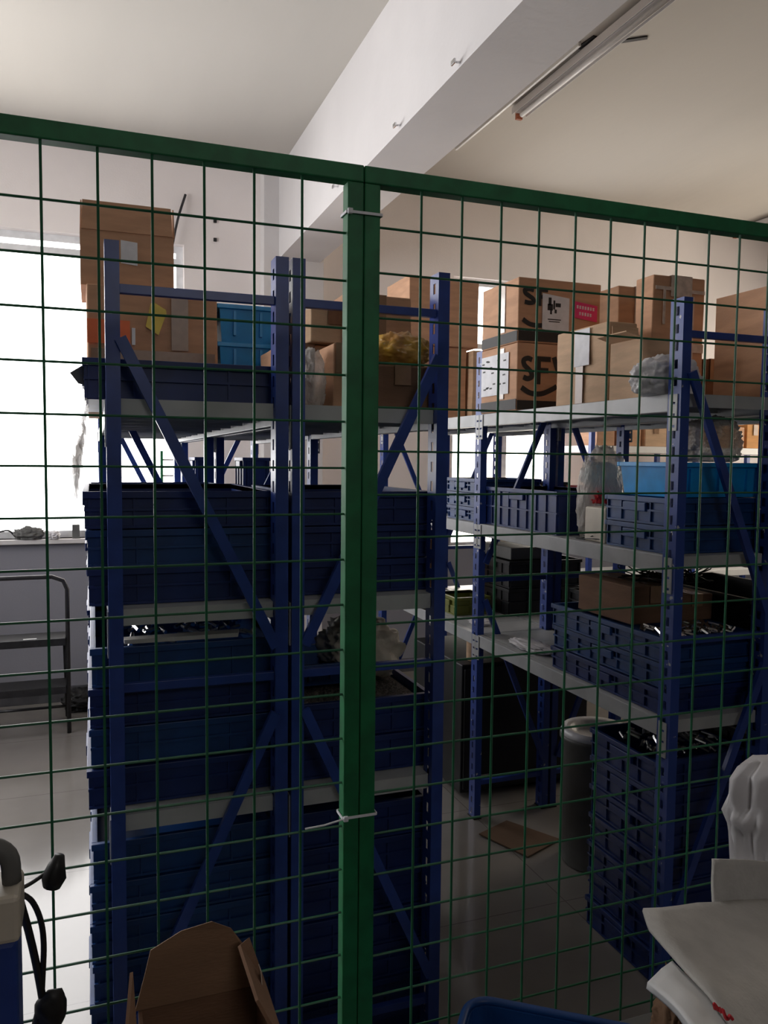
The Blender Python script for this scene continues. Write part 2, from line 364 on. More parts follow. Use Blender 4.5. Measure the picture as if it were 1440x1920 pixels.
rack(1.580, 1.957, LC, 'scuffed blue steel rack with slotted posts across the aisle from the left racks', chip=True, alternate=True)
rack(1.970, 2.350, LC, 'blue steel rack standing back to back behind the scuffed right rack', True, alternate=True)

# ---------------------------------------------------------------- crates
_cr = {}
def crate(w, d, h, m, cx, cy, z, label, group, nest=0, name='plastic_crate', cat='crate', rot=0, ribs=True):
    key = (round(w, 3), round(d, 3), round(h, 3), m, ribs)
    if key in _cr:
        r = copy_tree(_cr[key]); r.location = (cx, cy, z); r.rotation_euler = (0, 0, rot); r.name = name
        r['label'] = label; r['category'] = cat
        if group: r['group'] = group
        elif 'group' in r: del r['group']
        return r
    r = thing(name, label, cat, (cx, cy, z), rot, group); a, c = w/2, d/2; t = .003; i = .010
    def body(bm):
        bx(bm, -a+i, a-i, -c+i, c-i, 0, .004)
        ai, ci = a-i, c-i
        bx(bm, -ai, ai, -ci, -ci+t, .004, h); bx(bm, -ai, ai, ci-t, ci, .004, h)
        bx(bm, -ai, -ai+t, -ci+t, ci-t, .004, h); bx(bm, ai-t, ai, -ci+t, ci-t, .004, h)
        if ribs:
            zm = h*.48
            bx(bm, -a+.003, a-.003, -c+.003, -ci, zm, zm+.006); bx(bm, -a+.003, a-.003, ci, c-.003, zm, zm+.006)
            bx(bm, -a+.003, -ai, -ci, ci, zm, zm+.006); bx(bm, ai, a-.003, -ci, ci, zm, zm+.006)
            bx(bm, -a+.004, a-.004, -c+.004, -ci, 0.002, .008); bx(bm, -a+.004, -ai, -ci, ci, 0.002, .008); bx(bm, ai, a-.004, -ci, ci, .002, .008)
            for sx in (-a+.012, a-.016, -a+.11, a-.114):
                bx(bm, sx, sx+.004, -c+.004, -ci, .008, h-.016)
            n = max(3, int(d/.075))
            for k in range(n+1):
                yy = -ci+(2*ci-.004)*k/n
                bx(bm, -a+.004, -ai, yy, yy+.004, .008, h-.016); bx(bm, ai, a-.004, yy, yy+.004, .008, h-.016)
    part('body', m, r, body)
    def rim(bm):
        hh = .016
        bx(bm, -a, a, -c, -c+i+t, h-hh, h, .0015); bx(bm, -a, a, c-i-t, c, h-hh, h, .0015)
        bx(bm, -a, -a+i+t, -c+i+t, c-i-t, h-hh, h, .0015); bx(bm, a-i-t, a, -c+i+t, c-i-t, h-hh, h, .0015)
    part('rim', m, r, rim)
    for s in (-1, 1):
        part('handle', m, r, lambda bm: bx(bm, s*a-(.009 if s > 0 else .003), s*a+(.003 if s > 0 else .009), -.055, .055, h-.045, h-.018, .002))
    _cr[key] = r; return r
HUE = {'crate': 'navy blue', 'crate2': 'blue', 'crateb': 'black'}
def stack(n, w, d, h, m, cx, cy, z, where, group, jitter=.006, alt=None):
    for k in range(n):
        pos = ORD[k] if n > 1 else ''
        if n > 1 and k == n-1: pos = 'topmost'
        jx, jy = random.uniform(-jitter, jitter), random.uniform(0, jitter)
        mm = alt[k] if alt else m
        crate(w, d, h-.0015, mm, cx+jx, cy+jy, z+k*h, (f'{HUE[mm]} crate, {pos} of its stack {where}' if n > 1 else f'{HUE[mm]} crate {where}'), group)
    return z+n*h
# left rack
stack(1, .44, .58, .094, 'crate', .203, 2.212, 1.73, 'lying on the top shelf of the leftmost rack', None)
stack(3, .44, .57, .089, 'crate', .203, 2.210, 1.255, 'on the second shelf of the leftmost rack', 'crates on the second shelf of the left rack', alt=['crate', 'crate2', 'crate'])
stack(3, .44, .50, .085, 'crate', .203, 2.80, 1.255, 'behind others on the leftmost rack second shelf', 'crates at the back of the left rack')
stack(4, .44, .57, .096, 'crate', .203, 2.210, .775, 'on the third shelf of the leftmost rack', 'crates on the third shelf of the left rack', alt=['crate', 'crate2', 'crate', 'crate2'])
stack(4, .44, .50, .09, 'crate', .203, 2.80, .775, 'behind others on the leftmost rack third shelf', 'crates at the back of the left rack')
stack(7, .44, .57, .099, 'crate2', .203, 2.210, 0, 'on the floor under the leftmost rack', 'crates on the floor under the left rack')
stack(5, .44, .50, .099, 'crate2', .203, 2.80, 0, 'behind others under the leftmost rack', 'crates at the back of the left rack')
# second rack
stack(3, .385, .55, .088, 'crate', .657, 2.205, 1.277-.022, 'on the second shelf of the second rack', 'crates on the second shelf of the second rack')
stack(2, .385, .50, .12, 'crate', .657, 2.78, 1.255, 'behind others on the second rack second shelf', 'crates at the back of the second rack')
stack(2, .385, .55, .10, 'crate', .657, 2.205, .775+.0, 'on the third shelf of the second rack', 'crates on the third shelf of the second rack')
stack(7, .385, .55, .099, 'crate', .657, 2.205, 0, 'on the floor under the second rack', 'crates on the floor under the second rack')
for (x0, x1, y, lb) in ((.47, .60, 4.05, 'left of two'), (.70, .84, 4.05, 'right of two')):
    stack(1, x1-x0, .25, .35, 'crate', (x0+x1)/2, y, 1.255, 'standing tall far down the second rack, '+lb, 'tall bins at the far end')
# right rack second shelf
stack(2, .345, .31, .085, 'crate2', 1.776, 2.072, 1.325, 'on the right rack second shelf', 'crates under the light blue bin')
def bin_(w, d, h, m, cx, cy, z, label, group=None, rot=0):      # tapered open bin with flared rim
    r = thing('storage_bin', label, 'bin', (cx, cy, z), rot, group)
    def body(bm):
        k = .88
        lo = [(-w/2*k, -d/2*k), (w/2*k, -d/2*k), (w/2*k, d/2*k), (-w/2*k, d/2*k)]; hi = [(-w/2+.008, -d/2+.008), (w/2-.008, -d/2+.008), (w/2-.008, d/2-.008), (-w/2+.008, d/2-.008)]
        A = [bm.verts.new((*p, 0)) for p in lo]; B = [bm.verts.new((*p, h)) for p in hi]
        s = .97; C_ = [bm.verts.new((p[0]*s, p[1]*s, h)) for p in hi]; D = [bm.verts.new((p[0]*s, p[1]*s, .004)) for p in lo]
        for i in range(4):
            j = (i+1) % 4
            bm.faces.new((A[i], A[j], B[j], B[i])); bm.faces.new((B[i], B[j], C_[j], C_[i])); bm.faces.new((C_[i], C_[j], D[j], D[i]))
        bm.faces.new(A[::-1]); bm.faces.new(D)
        for sx in (-.3, 0, .3): bx(bm, w*sx-.004, w*sx+.004, -d/2+.003, -d/2+.022, h*.1+.01, h-.02)
    part('body', m, r, body)
    def rim(bm):
        bx(bm, -w/2, w/2, -d/2, -d/2+.012, h-.014, h, .002); bx(bm, -w/2, w/2, d/2-.012, d/2, h-.014, h, .002)
        bx(bm, -w/2, -w/2+.012, -d/2+.012, d/2-.012, h-.014, h, .002); bx(bm, w/2-.012, w/2, -d/2+.012, d/2-.012, h-.014, h, .002)
    part('rim', m, r, rim); return r
bin_(.36, .27, .105, 'cratel', 1.79, 2.05, 1.496, 'light blue bin on top of the crates on the right rack second shelf')
bin_(.28, .33, .118, 'cratel', .515, 2.73, 1.73, 'light blue bin, lowest of three behind the brown boxes', 'light blue bins on the top shelf')
bin_(.28, .33, .118, 'cratel', .515, 2.73, 1.849, 'light blue bin, middle of three stacked on the top shelf', 'light blue bins on the top shelf')
bin_(.28, .33, .118, 'cratel', .515, 2.73, 1.968, 'light blue bin, topmost of three stacked on the top shelf', 'light blue bins on the top shelf')
stack(1, .36, .60, .165, 'crate', 1.785, 2.825, 1.325, 'long one in the middle of the right rack second shelf', None)
stack(3, .34, .32, .065, 'crate2', 1.775, 3.345, 1.325, 'behind the right rack second post', 'shallow crates on the right rack second shelf')
fc = crate(.33, .36, .084, 'crate2', 1.775, 3.93, 1.325, 'blue crate with a white label at the far end of the right rack', None)
part('paper_label', 'paper', fc, lambda bm: bx(bm, -.1662, -.1652, .09, .135, .012, .062))['label'] = 'small white label'
stack(2, .34, .40, .085, 'crateb', 2.16, 3.75, 1.325, 'at the far end of the rear rack', None)
# right rack third shelf: shallow trays
stack(3, .35, .62, .080, 'crate', 1.779, 2.228, .835, 'on the third shelf of the right rack', 'trays on the right rack third shelf', alt=['crate', 'crate2', 'crate2'])
# floor stack under right rack
stack(7, .36, .345, .099, 'crate', 1.772, 2.092, 0, 'on the floor under the scuffed right rack', 'crates on the floor under the right rack')
stack(3, .35, .55, .11, 'crateb', 2.16, 2.25, .835, 'on the rear rack third shelf', 'crates on the rearmost rack')
stack(2, .35, .55, .085, 'crateb', 2.16, 2.25, 1.325, 'on the rear rack second shelf', 'crates on the rearmost rack')
stack(6, .35, .55, .12, 'crateb', 2.165, 2.25, 0, 'on the floor under the rear rack', 'crates on the rearmost rack')
stack(2, .33, .42, .10, 'crateb', 2.17, 2.83, .835, 'beside the black bins on the rear rack', 'crates on the rearmost rack')
for k in range(2):
    crate(.42, .40, .135, 'crateb', 2.12, 3.62, .835+k*.137, 'black bin in the middle of the right racks third shelf, '+('lower', 'upper')[k], 'black bins on the third shelf')
crate(.20, .22, .09, 'crateg', 1.76, 3.62, .835, 'olive green crate on the third shelf of the right rack', None)
crate(.25, .17, .17, 'crater', 2.12, 2.985+.0, 1.325, 'red crate on the rearmost rack under the turquoise bag', None)

# ---------------------------------------------------------------- cardboard boxes
def cbox(x0, x1, y0, y1, z0, z1, label, m='card', rot=0, tape='front', flaps=None, group=None, name='cardboard_box', bulge=.004, tm='tape', flen=0):
    w, d, h = x1-x0, y1-y0, z1-z0
    r = thing(name, label, 'box', ((x0+x1)/2, (y0+y1)/2, z0), rot, group); a, c = w/2, d/2
    def body(bm):
        if flaps:
            t = .004
            bx(bm, -a, a, -c, c, 0, t); bx(bm, -a, a, -c, -c+t, t, h); bx(bm, -a, a, c-t, c, t, h); bx(bm, -a, -a+t, -c+t, c-t, t, h); bx(bm, a-t, a, -c+t, c-t, t, h)
        else:
            bx(bm, -a, a, -c, c, 0, h, .004)
            bmesh.ops.subdivide_edges(bm, edges=[e for e in bm.edges if e.calc_length() > .08], cuts=3, use_grid_fill=True)
            for v in bm.verts:
                p = Vector((v.co.x*7+x0*9, v.co.y*7+y0*5, v.co.z*7))
                if .01 < v.co.z: v.co += Vector((noise.noise(p), noise.noise(p+Vector((9, 0, 0))), 0))*bulge
    part('body', m, r, body)
    if flaps:
        for side, ang in flaps:
            fl = min(w, d)*.42
            fl = flen if flen else fl
            def flap(bm):
                t = .0035
                if side in 'fb':
                    s = -1 if side == 'f' else 1
                    o0 = Vector((0, s*c, h)); dr = Vector((0, s*cos(ang), sin(ang))); al = Vector((a-.004, 0, 0))
                else:
                    s = -1 if side == 'l' else 1
                    o0 = Vector((s*a, 0, h)); dr = Vector((s*cos(ang), 0, sin(ang))); al = Vector((0, c-.004, 0))
                e = dr*fl
                poly(bm, [o0-al, o0+al, o0+al*.97+e, o0-al*.97+e], t)
            part('flap', m, r, flap)
    if tape == 'front' and not flaps:
        part('tape', tm, r, lambda bm: (bx(bm, -.022, .022, -c-.0065, -c-.0055, h*.55, h+.0012), bx(bm, -.022, .022, -c-.0055, c, h+.0002, h+.0012)))
    if tape == 'left' and not flaps:
        part('tape', tm, r, lambda bm: bx(bm, -a-.0065, -a-.0055, -.022, .022, .002, h*.55))
    return r
def sticker(parent, name, m, side, u0, u1, z0, z1, label=None, skew=0, off=.006):
    # side 'f': on the face toward -Y at local y=off position ; values in the parent's frame
    def f(bm):
        if side[0] == 'f':
            y = side[1]; poly(bm, [(u0, y, z0), (u1, y, z0+skew), (u1, y, z1+skew), (u0, y, z1)], .001)
        else:
            x = side[1]; poly(bm, [(x, u1, z0), (x, u0, z0), (x, u0, z1), (x, u1, z1)], .001)
    o = part(name, m, parent, f)
    if label: o['label'] = label
    return o
# leftmost rack, top shelf
b1 = cbox(-.010, .372, 2.53, 2.92, 1.73, 2.108, 'wide brown box with orange and yellow stickers on the leftmost rack', 'card', tape=None)
for (u0, u1, z0, z1, m, nm, lb, sk) in ((-.19, -.07, .205, .275, 'orange', 'sticker', 'orange sticker', 0), (-.065, -.055, .205, .255, 'paper', 'label_strip', 'white strip', 0), (.05, .10, .195, .36, 'taped', 'tape', None, 0), (-.18, .18, .14, .19, 'taped', 'tape', None, 0)):
    sticker(b1, nm, m, ('f', -.2035), u0, u1, z0, z1, lb, sk)
part('sticker', 'yellow', b1, lambda bm: poly(bm, [(-.025, -.2035, .262), (.012, -.2035, .238), (.036, -.2035, .305), (.034, -.2035, .315), (-.004, -.2035, .337), (-.010, -.2035, .330)], .001))['label'] = 'yellow tilted sticker'
b2 = cbox(-.026, .243, 2.56, 2.86, 2.109, 2.272, 'tall brown box with raised flaps and a white paper above the wide brown box', 'card', tape=None, flaps=[('f', 1.62), ('b', 1.55), ('l', 1.6), ('r', 1.6)], flen=.085)
sticker(b2, 'paper_label', 'paper', ('f', -.1515), -.020, .028, .072, .140, 'white paper label', -.004)
# second rack, top shelf
cbox(.500, .640, 2.20, 2.50, 1.73, 1.922, 'brown box at the left end of the second rack top shelf under a small carton', 'card')
cbox(.556, .700, 2.17, 2.42, 1.924, 2.018, 'small carton lying on the box beside the light blue bins', 'card2', rot=.12, tape='front', tm='taped')
cbox(.580, .635, 1.97, 2.15, 1.73, 1.895, 'narrow brown box between the clear bag and the taped carton', 'card')
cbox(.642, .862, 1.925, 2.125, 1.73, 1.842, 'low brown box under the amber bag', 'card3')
cbox(.664, .866, 2.15, 2.45, 1.73, 2.062, 'brown box behind the amber bag on the second rack', 'card')
# right rack far bay
cbox(1.60, 1.94, 4.0, 4.3, 1.80, 2.215, 'large brown box under the tall box at the far end of the right rack', 'card', tape='front')
cbox(1.59, 2.0, 3.98, 4.32, 2.217, 2.58, 'tall brown box topmost at the far end of the right rack', 'card', tape=None)
cbox(1.955, 2.1, 3.95, 4.2, 1.80, 2.20, 'pale box beside the large brown boxes at the far end', 'card2', tape=None)
# shipping boxes with black SF lettering
def ribbon(bm, pts, w, y, t=.0008, smooth=6):       # flat painted stroke in an XZ plane
    P = smooth_path([(p[0], 0, p[1]) for p in pts], smooth) if smooth else [Vector((p[0], 0, p[1])) for p in pts]
    prev = None
    for i, p in enumerate(P):
        d = (P[min(i+1, len(P)-1)]-P[max(i-1, 0)]).normalized(); n = Vector((-d.z, 0, d.x))*w/2
        cur = [bm.verts.new((p.x+n.x, y, p.z+n.z)), bm.verts.new((p.x-n.x, y, p.z-n.z)), bm.verts.new((p.x-n.x, y+t, p.z-n.z)), bm.verts.new((p.x+n.x, y+t, p.z+n.z))]
        if prev:
            for k in range(4): bm.faces.new((prev[k], prev[(k+1) % 4], cur[(k+1) % 4], cur[k]))
        else: bm.faces.new(cur[::-1])
        prev = cur
    bm.faces.new(prev)
def letter_S(bm, x0, x1, z0, z1, w, y):
    a, b_, h = x0+w/2, x1-w/2, z1-z0; m_ = (z0+z1)/2
    ribbon(bm, [(b_, z1-h*.16), ((a+b_)/2, z1-w/2), (a, z1-h*.18), (a+.003, z1-h*.36), ((a+b_)/2, m_), (b_-.003, z0+h*.36), (b_, z0+h*.18), ((a+b_)/2, z0+w/2), (a, z0+h*.16)], w, y)
def letter_F(bm, x0, x1, z0, z1, w, y):
    ribbon(bm, [(x0+w/2, z0), (x0+w/2, z1)], w, y, smooth=0); ribbon(bm, [(x0+w, z1-w/2), (x1, z1-w/2)], w, y, smooth=0); ribbon(bm, [(x0+w, (z0+z1)/2), (x1-.01, (z0+z1)/2)], w, y, smooth=0)
def sfbox(z0, z1, label, upper):
    r = cbox(1.572, 1.952, 2.785, 3.09, z0, z1, label, 'card', tape=None, bulge=.001); h = z1-z0
    def pr(bm):
        y = -.1555
        if upper:
            letter_S(bm, -.172, -.115, .145, .215, .017, y); letter_F(bm, -.104, -.06, .145, .215, .015, y)
            ribbon(bm, [(-.17, .088), (-.14, .072), (-.10, .068), (-.06, .075), (-.035, .092)], .018, y)
            bx(bm, -.189, .189, y, y+.0008, .006, .045)
        else:
            letter_S(bm, -.172, -.115, .115, .215, .02, y); letter_F(bm, -.105, -.04, .105, .215, .02, y)
            ribbon(bm, [(-.025, .215), (-.005, .16), (.03, .10)], .02, y)
            ribbon(bm, [(-.17, .09), (-.13, .070), (-.08, .068), (-.03, .088), (-.01, .10)], .02, y)
            bx(bm, -.189, .189, y, y+.0008, .003, .040)
        bx(bm, -.1925, -.1912, -.150, .150, .004, .045)
    o = part('print', 'ink', r, pr); o['label'] = 'black letters SF over a curved stroke'
    def tp(bm): bx(bm, -.1932, -.1922, -.05, .0, .05, h-.01)
    part('tape', 'tapec', r, tp)
    if upper:
        sticker(r, 'label', 'paper', ('f', -.157), -.085, .038, .055, .195, 'white label with a dark picture', -.012)
        def ic(bm):
            for (a0, a1, c0, c1) in ((-.058, -.045, .155, .185), (-.062, -.038, .135, .16), (-.036, -.028, .14, .175), (-.026, -.002, .15, .165), (-.05, -.042, .12, .14), (-.03, -.02, .125, .14), (-.06, .0, .098, .102), (-.055, -.005, .09, .0935)):
                bx(bm, a0, a1, -.1586, -.158, c0-.005, c1-.005)
        part('print', 'ink', r, ic)
        sticker(r, 'label', 'pink', ('f', -.157), .06, .17, .110, .175, 'pink label with white characters', -.012)
        def wh(bm):
            random.seed(3)
            for row, z in ((0, .148), (1, .122)):
                for k in range(7 if row == 0 else 5):
                    xx = .072+k*.0125+(.012 if row else 0)
                    for q in range(3): bx(bm, xx, xx+.009, -.1586, -.158, z+q*.0045-.001*k, z+q*.0045+.002-.001*k)
                    bx(bm, xx+.003, xx+.0055, -.1587, -.1581, z-.001-.001*k, z+.012-.001*k)
        part('print', 'paper', r, wh)
    else:
        def lb(bm): bx(bm, -.194, -.1933, -.09, .145, .07, .235)
        part('label', 'paper', r, lb)
        def ln(bm):
            random.seed(5)
            for k in range(16):
                yy = random.uniform(-.07, .12); zz = random.uniform(.08, .22); bx(bm, -.1945, -.194, yy, yy+.022, zz, zz+.006)
        part('print', 'ink', r, ln)
    return r
sfbox(1.80, 2.065, 'brown shipping box lettered SF, lower of two, with a white side label', False)
sfbox(2.067, 2.318, 'brown shipping box lettered SF with a pink label, upper of two', True)
# right rack top shelf, middle
bj = cbox(1.600, 1.712, 2.235, 2.545, 1.80, 2.062, 'pale box with a white paper stuck on its aisle side', 'card2', tape='left', tm='taped')
def pj(bm): bx(bm, -.0645, -.0632, -.06, .03, .13, .255)
o = part('paper_label', 'paper', bj, pj); o['label'] = 'white paper label'
cbox(1.602, 1.715, 2.062, 2.225, 1.80, 1.985, 'pale open box with a torn raised flap beside the white bag', 'card2', tape=None, flaps=[('l', .25), ('b', 1.5)], flen=.06)
cbox(1.872, 2.06, 2.56, 2.68, 1.80, 2.265, 'brown taped box standing behind the pale boxes', 'card', tape='front', tm='tapec')
bmx = cbox(1.790, 2.005, 2.255, 2.35, 1.80, 2.235, 'tall brown box wrapped in clear tape behind the slotted post', 'card', tape=None)
def tm_(bm):
    y = -.0535
    bx(bm, -.040, .048, y, y+.001, .365, .4365); bx(bm, -.1035, -.040, y, y+.001, .385, .397); bx(bm, .048, .1035, y, y+.001, .38, .392)
    bx(bm, -.072, -.062, y-.001, y+.0005, .27, .39); bx(bm, .045, .058, y-.001, y+.0005, .02, .37); bx(bm, .055, .1035, y, y+.001, .18, .21); bx(bm, .055, .1035, y, y+.001, .05, .06)
    bx(bm, -.040, .048, y, .05, .4355, .4365)
part('tape', 'tapec', bmx, tm_)
cbox(1.975, 2.33, 1.935, 2.165, 1.80, 2.150, 'large brown box with a lifted top flap at the right edge', 'card', tape=None, flaps=[('f', 1.1), ('r', .9)], flen=.05)
cbox(2.018, 2.115, 2.265, 2.45, 1.80, 1.965, 'small dark box between the two large right boxes', 'card3', tape='front')
# shelf three of right rack
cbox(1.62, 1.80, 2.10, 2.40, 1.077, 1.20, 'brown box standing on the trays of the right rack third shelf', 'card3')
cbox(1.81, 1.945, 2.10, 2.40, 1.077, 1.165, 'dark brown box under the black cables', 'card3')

# ---------------------------------------------------------------- bags and soft things
def blob(name, cx, cy, z, sx, sy, h, m, label, cat='bag', seed=0, rough=.18, top=1.0, freq=3.0, group=None):
    bm = bmesh.new(); bmesh.ops.create_icosphere(bm, subdivisions=5, radius=1)
    for v in bm.verts:
        n = v.co.normalized(); p = n*freq+Vector((seed*7.1, seed*3.3, 0))
        k = 1+rough*(noise.noise(p)+.5*abs(noise.noise(p*2.7))*1.6-.2+.35*noise.noise(p*6))
        q = n*k
        q.x = math.copysign(abs(q.x)**.85, q.x); q.y = math.copysign(abs(q.y)**.8, q.y)
        zz = max(-.72, q.z); v.co = Vector((q.x*sx/2, q.y*sy/2, (zz+.72)/1.72*h))
    o = obj(name, bm, m, None, True, (cx, cy, z)); return tag(o, label, cat, group)
blob('plastic_bag', .778, 2.025, 1.848, .17, .15, .09, 'bagy', 'amber plastic bag lying on the low brown box of the second rack', seed=1)
blob('plastic_bag', .524, 2.02, 1.73, .085, .16, .15, 'bagc', 'crumpled clear bag on the second rack beside the post', seed=2)
blob('plastic_bag', 1.632, 1.988, 1.80, .225, .115, .12, 'bagw', 'crumpled white bag beside the slotted post on the right rack', seed=3, rough=.2, freq=2.2)
blob('plastic_bag', .475, 2.46, 1.732, .08, .10, .05, 'bagw', 'small white bag in front of the light blue bins', seed=4)
blob('plastic_bag', .735, 2.2, .978, .22, .28, .16, 'beige', 'cream bag on the crates of the second rack third shelf', seed=5, rough=.25)
blob('plastic_bag', 1.735, 2.435, 1.327, .19, .12, .33, 'bagc', 'tall translucent bag with red marks on the right rack', seed=6, rough=.15)
o = blob('cloth_scrap', 1.70, 2.395, 1.452, .07, .05, .05, 'red', 'red crumpled film in front of the translucent bag', 'film', seed=16, rough=.4)
blob('plastic_bag', 2.115, 2.985, 1.497, .17, .14, .10, 'bagt', 'turquoise bag on the red crate', seed=7)
blob('plastic_bag', 1.86, 2.05, 1.603, .18, .20, .14, 'bagg', 'smoky plastic bag lying on the light blue bin', seed=8, rough=.25)
bm = bmesh.new(); bx(bm, 1.615, 1.79, 2.245, 2.365, 1.3255, 1.445, .006); tag(obj('foam_block', bm, 'beige'), 'pale foam block behind the crates on the right rack', 'foam')
blob('plastic_bag', 1.68, 2.80, .837, .12, .28, .025, 'bagw', 'flat glossy film lying on the right rack third shelf', seed=10, rough=.3)
blob('plastic_bag', 1.70, 3.30, .837, .10, .12, .02, 'bagw', 'small glossy film lying near the olive crate', seed=11, rough=.3)
# film hanging at the left of the leftmost rack
bm = bmesh.new(); N, Mh = 12, 22; gv = []
for i in range(N):
    row = []
    for j in range(Mh):
        t = j/(Mh-1); y = 1.98+.30*i/(N-1); z = 1.735-.20*t*(1-.3*sin(i*1.3))
        x = -.004-.03*t+.014*noise.noise(Vector((i*.7, j*.5, 1)))-.006
        row.append(bm.verts.new((x, y, z)))
    gv.append(row)
for i in range(N-1):
    for j in range(Mh-1): bm.faces.new((gv[i][j], gv[i+1][j], gv[i+1][j+1], gv[i][j+1]))
bmesh.ops.solidify(bm, geom=bm.faces[:], thickness=.0008)
tag(obj('plastic_film', bm, 'bagc', None, True), 'crumpled clear film hanging off the leftmost rack top shelf', 'film')
bm = bmesh.new(); poly(bm, [(-.012, 1.985, 1.815), (-.046, 1.985, 1.792), (-.028, 1.985, 1.768), (-.012, 1.985, 1.765)], .003)
tag(obj('sheet_scrap', bm, 'greyp'), 'grey pointed sheet sticking out beside the top left crate', 'sheet')

# granules and small parts filling crates
def fill(x0, x1, y0, y1, z, amp, m, label, name='granules', n=40):
    bm = bmesh.new(); g = []
    for i in range(n+1):
        row = []
        for j in range(n+1):
            x, y = x0+(x1-x0)*i/n, y0+(y1-y0)*j/n
            e = min(i, j, n-i, n-j)/4; e = min(1, e)
            row.append(bm.verts.new((x, y, z+amp*(.5+noise.noise(Vector((x*14, y*14, z)))*.6+.5*noise.noise(Vector((x*90, y*90, z))))*e)))
        g.append(row)
    for i in range(n):
        for j in range(n): bm.faces.new((g[i][j], g[i+1][j], g[i+1][j+1], g[i][j+1]))
    bmesh.ops.solidify(bm, geom=bm.faces[:], thickness=.004)
    o = obj(name, bm, m); tag(o, label, 'granules', None, 'stuff'); return o
fill(.482, .832, 1.948, 2.455, .952, .02, 'gran', 'pale granules heaped in the crate on the second rack third shelf')
# metal parts: small fittings spread in trays
def scatter(n, x0, x1, y0, y1, z, label, name='metal_fitting'):
    bm = bmesh.new()
    for k in range(n):
        x, y = random.uniform(x0, x1), random.uniform(y0, y1); a = random.uniform(0, pi); l = random.uniform(.012, .022)
        tube(bm, [(x-cos(a)*l, y-sin(a)*l, z+.007), (x+cos(a)*l, y+sin(a)*l, z+.007+random.uniform(0, .012))], random.uniform(.004, .007), 6)
    o = obj(name, bm, 'metal'); tag(o, label, 'metal parts', None, 'stuff')
scatter(90, 1.63, 1.93, 1.94, 2.09, 1.062, 'shiny metal fittings lying in the topmost tray of the right rack')
scatter(90, 1.63, 1.93, 1.96, 2.2, .682, 'shiny metal fittings in the topmost floor crate of the right rack')
scatter(60, .06, .38, 1.97, 2.3, 1.145, 'dark metal fittings in the topmost crate of the left third shelf')
# white foam strip and a funnel on the left rack third-shelf stack
bm = bmesh.new(); poly(bm, [(.065, 1.93, 1.163), (.33, 1.93, 1.163), (.34, 1.975, 1.163), (.065, 1.965, 1.163)], .010)
tag(obj('foam_strip', bm, 'foam'), 'pale foam strip lying on the left rack third shelf crates', 'foam')
bm = bmesh.new(); lathe(bm, [(.026, 0), (.024, .004), (.011, .045), (.008, .05)], 0, 0, 20)
tag(obj('plastic_funnel', bm, 'greyp', None, True, (.235, 2.16, 1.174)), 'small grey cone standing on the left rack third shelf crates', 'cone')
crate(.13, .16, .05, 'crate2', .335, 2.22, 1.1605, 'small blue tray on top of the left rack third shelf crates', None, ribs=False)
crate(.10, .18, .045, 'crate2', .12, 2.30, 1.1605, 'small blue tray behind the pale foam strip', None, ribs=False)
bin_(.20, .24, .06, 'crate2', .60, 2.15, .990, 'small blue bin on the granules of the second rack', None)

# black cable tangle and wires
def tangle(name, n, x0, x1, y0, y1, z0, z1, r, m, label, seed):
    rg = random.Random(seed); bm = bmesh.new()
    for k in range(n):
        pts = [(rg.uniform(x0, x1), rg.uniform(y0, y1), z0+r+(z1-z0)*rg.random()**1.3*(0 if q in (0, 5) else 1)) for q in range(6)]
        tube(bm, pts, r, 5, smooth=6)
    tag(obj(name, bm, m, None, True), label, 'cables', None, 'stuff')
tangle('cable_tangle', 16, 1.70, 1.97, 2.08, 2.3, 1.20, 1.30, .0022, 'black', 'tangle of thin black cables on the brown box at right', 4)
tangle('wire_bundle', 5, 1.61, 1.68, 2.22, 2.42, 1.326, 1.345, .0016, 'steel', 'loose thin wires on the right rack second shelf', 5)

# bucket, tub, cabinet and floor sheet
r = thing('plastic_drum', 'grey drum with a white lining standing behind the floor crates', 'drum', (1.87, 2.62, 0))
part('body', 'greyp', r, lambda bm: lathe(bm, [(.115, 0), (.125, .01), (.135, .50), (.142, .505), (.142, .52), (.130, .52), (.125, .50), (.11, .02)]), True)
part('lining', 'bagw', r, lambda bm: lathe(bm, [(.136, .515), (.139, .53), (.13, .548), (.10, .54), (.08, .51), (.04, .50)]), True)['label'] = 'white film lining'
def cabinet():
    r = thing('parts_cabinet', 'black metal box standing under the right rack', 'cabinet', (1.97, 3.63, 0))
    part('body', 'crateb', r, lambda bm: bx(bm, -.35, .35, -.30, .30, .02, .64, .006))
    part('door', 'crateb', r, lambda bm: bx(bm, -.34, .34, -.312, -.302, .04, .62, .004))
    part('handle', 'metal', r, lambda bm: bx(bm, -.27, -.21, -.325, -.313, .10, .11, .002))
    for sx in (-.3, .3):
        for sy in (-.2, .2): part('foot', 'black', r, lambda bm: bx(bm, sx-.015, sx+.015, sy-.015, sy+.015, 0, .02))
cabinet()
r = thing('plastic_tub', 'brown tub on the black metal box', 'tub', (1.98, 3.50, .64))
part('body', 'card3', r, lambda bm: lathe(bm, [(.10, 0), (.13, .10), (.137, .105), (.137, .112), (.125, .11), (.095, .01)]), True)
bm = bmesh.new()
P = [at(898, 1565, 2, .004), at(990, 1608, 2, .004), at(1050, 1575, 2, .004), at(950, 1540, 2, .004)]
poly(bm, P, .005)
tag(obj('cardboard_sheet', bm, 'card4'), 'flat dark cardboard sheet lying on the aisle floor', 'cardboard')
r = thing('material_roll', 'small tan roll standing on the black metal box', 'roll', (1.72, 3.40, .64))
part('body', 'card2', r, lambda bm: lathe(bm, [(.036, 0), (.040, .01), (.040, .10), (.034, .108)]), True)

